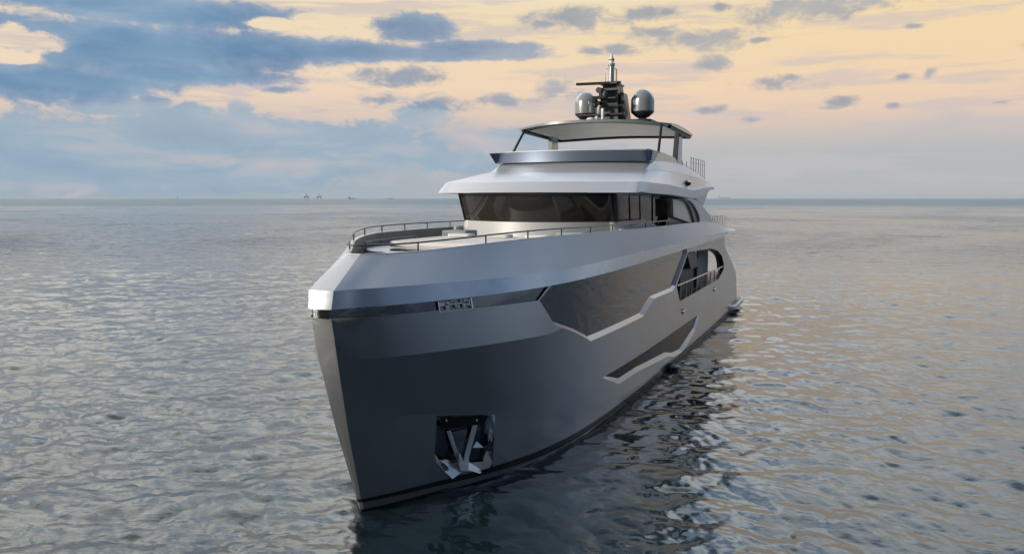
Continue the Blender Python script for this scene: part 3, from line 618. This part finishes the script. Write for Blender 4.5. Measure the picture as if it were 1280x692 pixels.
# -------- main deck side: balcony recess, rail, screens, aft deck
m = MB(); m.box(-3.45, 3.45, 17.0, 37.0, 2.30, 2.38); m.build('main_deck_floor', M['teak'], ship)
for sg in (1, -1):
    m = MB(); m.add([(sg * 2.55, 17.2, 2.38), (sg * 2.55, 27.2, 2.38), (sg * 2.55, 27.2, 4.84), (sg * 2.55, 17.2, 4.84)], [(0, 1, 2, 3)]); m.build('saloon_window', M['glass'], ship)
    m = MB(); m.box(sg * 2.6 if sg > 0 else -3.42, 3.42 if sg > 0 else -2.6, 17.0, 17.1, 2.38, 4.83); m.build('recess_wall', M['shell'], ship)
    m = MB(); m.add([(sg * x, y, z) for x, y, z in ((2.78, 23.9, 4.45), (2.9, 23.9, 4.45), (2.9, 26.2, 4.50), (2.78, 26.2, 4.50), (2.78, 25.2, 3.5), (2.9, 25.2, 3.5), (2.9, 27.6, 3.46), (2.78, 27.6, 3.46))],
                    [(0, 1, 2, 3), (4, 5, 6, 7), (0, 1, 5, 4), (1, 2, 6, 5), (2, 3, 7, 6), (3, 0, 4, 7)]); m.build('balcony_screen', M['dark'], ship)
    m = MB(); m.box(min(sg * 2.7, sg * 2.62), max(sg * 2.7, sg * 2.62), 23.5, 28.6, 2.38, 3.55); m.build('recess_panel', M['inner'], ship)
    m = MB(); m.box(min(sg * 2.86, sg * 2.78), max(sg * 2.86, sg * 2.78), 27.4, 30.9, 2.38, 4.84); m.build('recess_pillar', M['deck'], ship)
    hp = [(sg * (T(u, 3.4) - .02), u, float(np.interp(u, [18.4, 30.9], [3.38, 3.20]))) for u in np.linspace(18.4, 30.9, 12)]
    fp = [(sg * (T(u, 2.7) - .05), u, 2.64) for u in np.linspace(18.9, 29.8, 10)]
    bp = []
    for u in np.linspace(19.1, 29.6, 9): bp.append(((sg * (T(u, 2.7) - .04), u, 2.60), (sg * (T(u, 3.4) - .03), u, float(np.interp(u, [18.4, 30.9], [3.38, 3.20])))))
    rail('balcony_rail', hp, bp, .032, M['steel'])
    # thickness of the shell round the opening
    for i, (name, mt) in enumerate((('opening_edge', M['dark']),)):
        mm = MB(); Pn = dens(BALC, .4); rows = []
        for a in Pn + [Pn[0]]:
            o_ = Ptop(*a); rows.append([(sg * o_[0], o_[1], o_[2]), (sg * (o_[0] - .22), o_[1], o_[2])])
        mm.add(*loft(rows)); mm.build(name, mt, ship, 30)
    ia = arc([(26.9, 4.52), (29.0, 4.27), (30.7, 3.9), (31.5, 3.4), (31.5, 3.05)]); ib = arc([(26.4, 4.44), (28.7, 4.16), (30.2, 3.8), (31.0, 3.32), (31.1, 3.0)])
    mm = MB(); rows = [[(sg * (T(p[0], p[1]) - .20), p[0], p[1]), (sg * (T(q_[0], q_[1]) - .34), q_[0], q_[1])] for p, q_ in zip(ia, ib)]
    mm.add(*loft(rows)); mm.build('arch_trim', M['dark'], ship, 30)
    # inner skin of the quarter so the hull is not paper thin
    Vq, Fq = tri([dens([(27, 2.3), (38, 2.3 - .3), (37.1, 2.3), (34.75, 3.17), (32.6, 3.86), (31.35, 4.3), (31.0, 4.86), (26.6, 4.86), (26.5, 4.47), (28.8, 4.22), (30.4, 3.85), (31.3, 3.35), (31.4, 3.02), (29.6, 2.62), (27, 2.62)], .5)],
                 lambda p: inpoly(p, [(27, 2.3), (38, 2.0), (37.1, 2.3), (34.75, 3.17), (32.6, 3.86), (31.35, 4.3), (31.0, 4.86), (26.6, 4.86), (26.5, 4.47), (28.8, 4.22), (30.4, 3.85), (31.3, 3.35), (31.4, 3.02), (29.6, 2.62), (27, 2.62)]), [])
    mesh('quarter_lining', [(sg * (T(*p) - .14), p[0], p[1]) for p in Vq], Fq, M['shell'], ship, 30)
m = MB(); m.add([(-2.55, 27.2, 2.38), (2.55, 27.2, 2.38), (2.55, 27.2, 4.84), (-2.55, 27.2, 4.84)], [(0, 1, 2, 3)]); m.build('saloon_door', M['glass'], ship)
m = MB(); m.box(-3.3, 3.3, 37.0, 37.4, .3, 2.4); m.build('transom', M['shell'], ship)
m = MB(); m.prism(rrect(3.95, 34.5, 40.0, .9), 'z', .22, .46); m.build('swim_platform', M['shell'], ship, 30, bevel=.03)
m = MB(); m.prism(rrect(3.82, 35.6, 39.9, .8), 'z', .47, .49); m.build('platform_decking', M['yellow'], ship)
# small fittings on the hull side
for u, z in ((19.7, 2.14), (28.1, 2.22)):
    for sg in (1, -1):
        x = T(u, z); m = MB(); m.tube([(sg * (x - .02), u - .18, z), (sg * (x + .05), u - .12, z), (sg * (x + .05), u + .15, z + .04), (sg * (x - .02), u + .2, z + .05)], .035, 8); m.tube([(sg * x, u, z - .14), (sg * (x + .05), u, z + .1)], .03, 8); m.build('fairlead', M['chrome'], ship, 40)
for sg in (1, -1):
    m = MB(); m.lathe([(.02, -.35), (.42, -.2), (.45, .0), (.40, .16), (.22, .26), (.02, .30)], 0, 0, 18)
    o = m.build('stabiliser_fin', M['black'], ship, 40); o.location = (sg * 3.45, 17.9, 0); o.scale = (.8, .9, .55)

# the polished lettering block let into the belt, either side
def onbelt(u, z, off): p = Ptop(u, z, off); return p
for sg in (1, -1):
    fr = MB()
    def blk(m, u0, u1, z0, z1, d0, d1):
        vs = []
        for u, z, d in ((u0, z0, d0), (u1, z0, d0), (u1, z1, d0), (u0, z1, d0), (u0, z0, d1), (u1, z0, d1), (u1, z1, d1), (u0, z1, d1)):
            p = Ptop(u, z, d); vs.append((sg * p[0], p[1], p[2]))
        m.add(vs, [(0, 1, 2, 3), (4, 5, 6, 7), (0, 1, 5, 4), (1, 2, 6, 5), (2, 3, 7, 6), (3, 0, 4, 7)])
    blk(fr, 1.72, 2.42, 4.485, 4.495, -.04, .03); blk(fr, 1.72, 1.735, 4.49, 4.73, -.04, .03); blk(fr, 2.40, 2.42, 4.50, 4.73, -.04, .03)
    o = fr.build('belt_lettering', M['chrome'], ship)
    le = MB()
    for u0, u1, z0, z1 in ((1.75, 1.86, 4.62, 4.71), (1.88, 1.94, 4.52, 4.62), (1.89, 1.96, 4.66, 4.71), (1.94, 2.06, 4.63, 4.66), (2.07, 2.095, 4.55, 4.70), (1.99, 2.05, 4.69, 4.72), (2.11, 2.22, 4.63, 4.655), (2.12, 2.15, 4.53, 4.61), (2.20, 2.22, 4.67, 4.72), (2.235, 2.27, 4.54, 4.63), (2.28, 2.35, 4.59, 4.62), (2.26, 2.34, 4.67, 4.72), (2.36, 2.385, 4.56, 4.72)):
        blk(le, u0, u1, z0, z1, -.03, .015)
    le.build('raised_figures', M['figures'], o)

# -------- anchor pockets and anchors
for sg in (1, -1):
    c = POCK
    def inn(p): return (2.42 + (p[0] - 2.42) * .80, 1.05 + (p[1] - 1.05) * .74)
    def Q(u, z, off): p = Ptop(u, max(.02, z), off); return (sg * p[0], p[1] , p[2])
    # pocket axis: straight inboard and aft, like a box let into the flare
    def deep(u, z, d): p = Ptop(u, z, 0); return (sg * (p[0] - d * .62), p[1] + d * .55, p[2])
    po = dens(c, .3); rows = [[Q(a[0], a[1], 0), deep(*inn(a), .34)] for a in po + [po[0]]]
    m = MB(); m.add(*loft(rows)); pk = m.build('anchor_pocket', M['chrome'], ship, 25)
    Vb, Fb = tri([[inn(a) for a in po]], lambda p: inpoly(p, [inn(a) for a in po]), [])
    mesh('back_plate', [deep(p[0], p[1], .34) for p in Vb], Fb, M['belt'], pk, 20)
    m = MB(); m.add([deep(1.86, 1.93, .10), deep(3.05, 1.66, .10), deep(2.95, 1.42, .22), deep(1.85, 1.55, .22)], [(0, 1, 2, 3)]); m.build('pocket_hood', M['black'], pk)
    for u, z in ((1.98, 1.80), (2.72, 1.63)):
        p = deep(u, z, .08); m = MB(); m.tube([p, (p[0] + sg * .03, p[1] - .04, p[2])], .025, 10); m.build('pocket_lamp', M['lamp'], pk, 40)
    def plate(m, pts, th):            # (station, height, depth) corners, given a thickness
        n = len(pts); m.add([deep(u, z, d) for u, z, d in pts] + [deep(u + .01, z - .01, d + th) for u, z, d in pts], [tuple(range(n)), tuple(range(n, 2 * n))] + [(i, (i + 1) % n, n + (i + 1) % n, n + i) for i in range(n)])
    def ap(name, pts, th, par, mat=None):
        m = MB(); plate(m, pts, th); return m.build(name, mat or M['anchor'], par, 20, bevel=.01)
    an = ap('anchor', [(2.66, 1.46, .22), (2.80, 1.44, .22), (2.44, .56, .02), (2.30, .60, .02)], .07, pk)
    ap('shank_web', [(2.02, 1.46, .26), (2.12, 1.45, .26), (2.30, .60, .08), (2.22, .56, .08)], .05, an)
    ap('shank_plate', [(2.14, 1.40, .30), (2.56, 1.38, .30), (2.38, .66, .12), (2.30, .66, .12)], .02, an, M['belt'])
    ap('fluke', [(1.86, .74, .20), (1.84, .50, -.02), (2.00, .27, -.10), (2.30, .42, -.08), (2.26, .62, .14), (2.06, .60, .18)], .03, an)
    ap('fluke', [(1.64, 1.06, .06), (1.66, .80, -.02), (1.82, .52, -.04), (1.80, .72, .10)], .03, an)
    ap('fluke', [(2.62, .88, .16), (2.92, .82, .10), (2.76, 1.02, .22)], .03, an)
    ap('fluke_tip', [(2.34, .44, -.06), (2.74, .20, -.06), (2.84, .24, .02), (2.50, .56, .06)], .03, an)
    ap('crown', [(2.20, .44, -.12), (2.40, .40, -.12), (2.46, .66, -.04), (2.38, .84, .02), (2.32, .66, -.04), (2.24, .90, .02), (2.18, .64, -.06)], .06, an)
# ================================================================== the sea
def fft_tile(n, L, lam_peak, wind, spread, amp, lo, hi, seed):
    """height, and sideways push, of one repeating tile of wind waves"""
    rg = np.random.default_rng(seed); k1 = np.fft.fftfreq(n, L / n) * 2 * np.pi
    kx, ky = np.meshgrid(k1, k1, indexing='ij'); k = np.hypot(kx, ky); k[0, 0] = 1
    kp = 2 * np.pi / lam_peak; c = (kx * np.cos(wind) + ky * np.sin(wind)) / k
    S = k ** -3.75 * np.exp(-.8 * (kp / k) ** 2) * (0.12 + np.abs(c) ** spread) * (c > -10)
    S *= (k < 2 * np.pi / lo) & (k > 2 * np.pi / hi); S[0, 0] = 0
    H = np.sqrt(S) * (rg.normal(size=(n, n)) + 1j * rg.normal(size=(n, n)))
    hgt = np.real(np.fft.ifft2(H)); dx = np.real(np.fft.ifft2(H * -1j * kx / k)); dy = np.real(np.fft.ifft2(H * -1j * ky / k))
    sx = np.real(np.fft.ifft2(H * 1j * kx)); sy = np.real(np.fft.ifft2(H * 1j * ky)); sl_ = np.sqrt((sx ** 2 + sy ** 2).mean())
    q = amp / sl_; return hgt * q, dx * q, dy * q
def samp(t, L, x, y):
    n = t.shape[0]; a = (x / L * n) % n; b_ = (y / L * n) % n; i = a.astype(int) % n; j = b_.astype(int) % n; fa = a - np.floor(a); fb = b_ - np.floor(b_)
    i2 = (i + 1) % n; j2 = (j + 1) % n
    return (t[i, j] * (1 - fa) * (1 - fb) + t[i2, j] * fa * (1 - fb) + t[i, j2] * (1 - fa) * fb + t[i2, j2] * fa * fb)
azs = np.concatenate([np.arange(-180, -42, 3.0), np.arange(-42, 42, 0.115), np.arange(42, 180, 3.0)]); azs = np.radians(azs)
rr = [0.0, .8]
while rr[-1] < 12: rr.append(rr[-1] * 1.12 + .02)
while rr[-1] < 520: rr.append(rr[-1] + max(.055, rr[-1] * .0038))
while rr[-1] < 30000: rr.append(rr[-1] * 1.10)
rr = np.array(rr); A_, R_ = np.meshgrid(azs, rr, indexing='ij'); wx = R_ * np.sin(A_); wy = R_ * np.cos(A_)
na, nr = wx.shape
# distance from the hull: the yacht shelters the water beside it
c_, s_ = math.cos(R(TH)), math.sin(R(TH)); lx = (wx + 3.399); ly = (wy - 17.408)
ls = lx * s_ + ly * c_; lt = lx * c_ - ly * s_
ds = np.maximum(0, np.maximum(-ls, ls - 38)); dt = np.maximum(0, np.abs(lt) - 3.2); dist = np.hypot(ds, dt)
lee = np.exp(-(dist / 7.0) ** 2) * (.3 + .7 / (1 + np.exp(-(lt - .5) / 1.2))); lee = np.maximum(lee, .85 * np.exp(-((lt - 6) / 6.5) ** 2) * np.exp(-np.maximum(0, -ls) / 9) * (ls < 38))
h1, x1, y1 = fft_tile(512, 83.0, 5.0, R(105), 4, .115, .45, 60, 3)
h2, x2, y2 = fft_tile(512, 29.7, 1.8, R(72), 3, .20, .12, 3.6, 5)
rot = R(31); ax = wx * math.cos(rot) - wy * math.sin(rot); ay = wx * math.sin(rot) + wy * math.cos(rot)
fade1 = np.clip((500 - R_) / 200, 0, 1) * np.clip((R_ - 4) / 6, 0, 1); fade = np.clip((150 - R_) / 80, 0, 1) * np.clip((R_ - 4) / 6, 0, 1); side = np.clip((50 - np.abs(np.degrees(A_))) / 8, 0, 1)
g1 = 1.0 - .35 * lee; g2 = (1.0 - .5 * lee) * side * fade
patch = .8 + .5 * samp(h1, 83.0, wx * .21 + 11, wy * .21) / np.abs(h1).max()
hz_ = samp(h1, 83.0, wx, wy) * g1 * fade1 + samp(h2, 29.7, ax, ay) * g2 * patch
px_ = (samp(x1, 83.0, wx, wy) * g1 * fade1) * 1.0; py_ = (samp(y1, 83.0, wx, wy) * g1 * fade1) * 1.0
qx, qy = samp(x2, 29.7, ax, ay) * g2 * patch, samp(y2, 29.7, ax, ay) * g2 * patch
px_ += (qx * math.cos(rot) + qy * math.sin(rot)) * 1.0; py_ += (-qx * math.sin(rot) + qy * math.cos(rot)) * .9
co = np.stack([wx + px_, wy + py_, hz_], -1).reshape(-1, 3).astype(np.float32)
ii, jj = np.meshgrid(np.arange(na), np.arange(nr - 1), indexing='ij'); i2 = (ii + 1) % na
quads = np.stack([ii * nr + jj, ii * nr + jj + 1, i2 * nr + jj + 1, i2 * nr + jj], -1).reshape(-1, 4)
me = bpy.data.meshes.new('sea'); nv, nq = len(co), len(quads)
me.vertices.add(nv); me.vertices.foreach_set('co', co.ravel()); me.loops.add(nq * 4); me.loops.foreach_set('vertex_index', quads[:, ::-1].ravel().astype(np.int32))
me.polygons.add(nq); me.polygons.foreach_set('loop_start', np.arange(0, nq * 4, 4, dtype=np.int32)); me.polygons.foreach_set('use_smooth', np.ones(nq, bool)); me.update(calc_edges=True)
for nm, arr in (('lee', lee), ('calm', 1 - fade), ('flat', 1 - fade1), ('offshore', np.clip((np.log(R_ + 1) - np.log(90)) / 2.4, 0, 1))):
    at = me.attributes.new(nm, 'FLOAT', 'POINT'); at.data.foreach_set('value', arr.ravel().astype(np.float32))
sea = bpy.data.objects.new('sea', me); scene.collection.objects.link(sea); sea['kind'] = 'structure'
mt = bpy.data.materials.new('sea_water'); mt.use_nodes = True; nt = mt.node_tree; n = N(nt); p = nt.nodes['Principled BSDF']
p.inputs['Base Color'].default_value = (.020, .033, .038, 1); p.inputs['Roughness'].default_value = .05; p.inputs['IOR'].default_value = 1.75; p.inputs['Specular IOR Level'].default_value = .5; p.inputs['Specular Tint'].default_value = (.80, .93, 1, 1)
pos = n.new('ShaderNodeNewGeometry').outputs['Position']
al = n.new('ShaderNodeAttribute', attribute_name='lee').outputs['Fac']; af1 = n.new('ShaderNodeAttribute', attribute_name='flat').outputs['Fac']; af = n.new('ShaderNodeAttribute', attribute_name='calm').outputs['Fac']
def mapped(sx, sy, rz):
    q = n.new('ShaderNodeMapping'); nt.links.new(pos, q.inputs[0]); q.inputs['Scale'].default_value = (sx, sy, 1); q.inputs['Rotation'].default_value = (0, 0, rz); return q.outputs[0]
fine = n.noise(mapped(3.0, 4.5, .3), 1.0, 5, .6, .5)            # ripples of a hand's breadth
mid = n.noise(mapped(.25, .8, -.1), 1.0, 6, .62, .6)           # far off, where the mesh is flat, the waves themselves
big_ = n.noise(mapped(.02, .09, .08), 1.0, 6, .65, .6)
gust = n.noise(mapped(.012, .010, .2), 1.0, 13, .74, .5)
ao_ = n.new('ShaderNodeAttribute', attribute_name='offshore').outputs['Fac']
rid = n.sub(1.0, n.m('ABSOLUTE', n.m('MULTIPLY_ADD', n.noise(mapped(.9, 2.2, .15), 1.0, 6, .6, .8), 2.0, -1.0)))
rid = n.mul(n.mul(n.m('POWER', rid, 2.0), n.m('SUBTRACT', 1.0, n.mul(al, .95))), .009)
hh = n.add(n.mul(n.mul(fine, n.m('SUBTRACT', 1.0, n.mul(al, .95))), .018), n.add(n.mul(n.mul(mid, af), .75), n.mul(n.mul(big_, af1), 3.0)))
hh = n.add(hh, rid)
bp_ = n.new('ShaderNodeBump'); bp_.inputs['Distance'].default_value = 1.0; n.put(bp_.inputs['Strength'], n.m('MULTIPLY_ADD', n.mul(af, n.ss(gust, .42, .6, -.75, .35)), 1.0, .95))
n.put(p.inputs['Roughness'], n.add(n.m('MULTIPLY_ADD', af, .06, .045), n.mul(n.m('POWER', ao_, 4.0), .34)))
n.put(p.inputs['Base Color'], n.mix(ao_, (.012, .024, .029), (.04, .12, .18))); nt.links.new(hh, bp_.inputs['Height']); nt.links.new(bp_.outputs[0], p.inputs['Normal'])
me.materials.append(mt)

# ================================================================== ships and rigs on the horizon
M['farship'] = material('far_ship_hazed_grey', (.46, .52, .58), 0, .6, vary=.1)  # grey made paler: part of the distance haze is put into this colour
def horizon(px, D, name, label, cat, build, group=None):
    a = R(dirpx(px, 248)[0]); o = empty(name, (D * math.sin(a), D * math.cos(a), 0), -a); tag(o, label, cat, group)
    for nm, fn in build:
        m = MB(); fn(m); m.build(nm, M['farship'], o)
    return o
rig = lambda k: [('platform_deck', lambda m: m.box(-26, 26, -15, 15, 18, 30)), ('rig_leg', lambda m: m.box(-22, -15, -6, 6, -1, 18)), ('rig_leg', lambda m: m.box(15, 22, -6, 6, -1, 18)),
                 ('derrick', lambda m: m.add([(-7 * k, -6, 30), (7 * k, -6, 30), (7 * k, 6, 30), (-7 * k, 6, 30), (-1, -1, 62), (1, -1, 62), (1, 1, 62), (-1, 1, 62)], [(0, 1, 5, 4), (1, 2, 6, 5), (2, 3, 7, 6), (3, 0, 4, 7), (4, 5, 6, 7)])), ('deck_crane', lambda m: m.tube([(16, 0, 30), (30, 0, 52)], 1.8, 6))]
G = 'vessels on the horizon'
horizon(383, 9000, 'offshore_rig', 'tiny hazy offshore rig on the horizon, the taller and left one of a close pair', 'rig', rig(1.2), G)
horizon(399, 9200, 'offshore_rig', 'tiny hazy offshore rig on the horizon, right one of a close pair', 'rig', rig(.8), G)
def hullf(L, h0): return lambda m: m.prism([(-L, -1), (L * .93, -1), (L, h0 + 3), (L * .8, h0), (-L, h0)], 'y', -9, 9)
horizon(440, 9500, 'tanker', 'tiny hazy ship on the horizon, midway between the rigs and the yacht', 'ship', [('hull', hullf(42, 9)), ('bridge', lambda m: m.box(-40, -18, -8, 8, 9, 26)), ('mast', lambda m: m.box(8, 12, -2, 2, 9, 22))], G)
horizon(487, 9800, 'coaster', 'tiny hazy ship on the horizon, nearest to the yacht on its left side', 'ship', [('hull', hullf(38, 8)), ('bridge', lambda m: m.box(20, 34, -7, 7, 8, 22)), ('cargo_crane', lambda m: m.box(-12, -8, -2, 2, 8, 20))], G)
horizon(222, 11000, 'sail_boat', 'faint upright mast of a boat on the horizon, far left of the rigs', 'boat', [('hull', hullf(16, 4)), ('mast', lambda m: m.box(-2, 2, -1, 1, 4, 52))], G)
horizon(906, 8200, 'container_ship', 'hazy blue-grey cargo ship with stacked deck on the horizon, right of the yacht', 'ship', [('hull', hullf(62, 12)), ('bridge', lambda m: m.box(-56, -40, -12, 12, 12, 30)), ('container_stack', lambda m: m.box(-34, 40, -12, 12, 12, 21)), ('mast', lambda m: m.box(46, 49, -2, 2, 12, 26))], G)

# ================================================================== the sea air
bm = bmesh.new(); bmesh.ops.create_cube(bm, size=1.0); me = bpy.data.meshes.new('haze'); bm.to_mesh(me); bm.free()
hz = bpy.data.objects.new('haze', me); scene.collection.objects.link(hz); hz['kind'] = 'stuff'
hz.scale = (61000, 61000, 73); hz.location = (0, 0, 34.5)
mt = bpy.data.materials.new('sea_air'); mt.use_nodes = True; nt = mt.node_tree; nt.nodes.clear()
pv = nt.nodes.new('ShaderNodeVolumePrincipled'); pv.inputs['Color'].default_value = (.86, .92, .98, 1); pv.inputs['Density'].default_value = 1.2e-5; pv.inputs['Anisotropy'].default_value = 0.2
ou = nt.nodes.new('ShaderNodeOutputMaterial'); nt.links.new(pv.outputs[0], ou.inputs['Volume']); me.materials.append(mt)
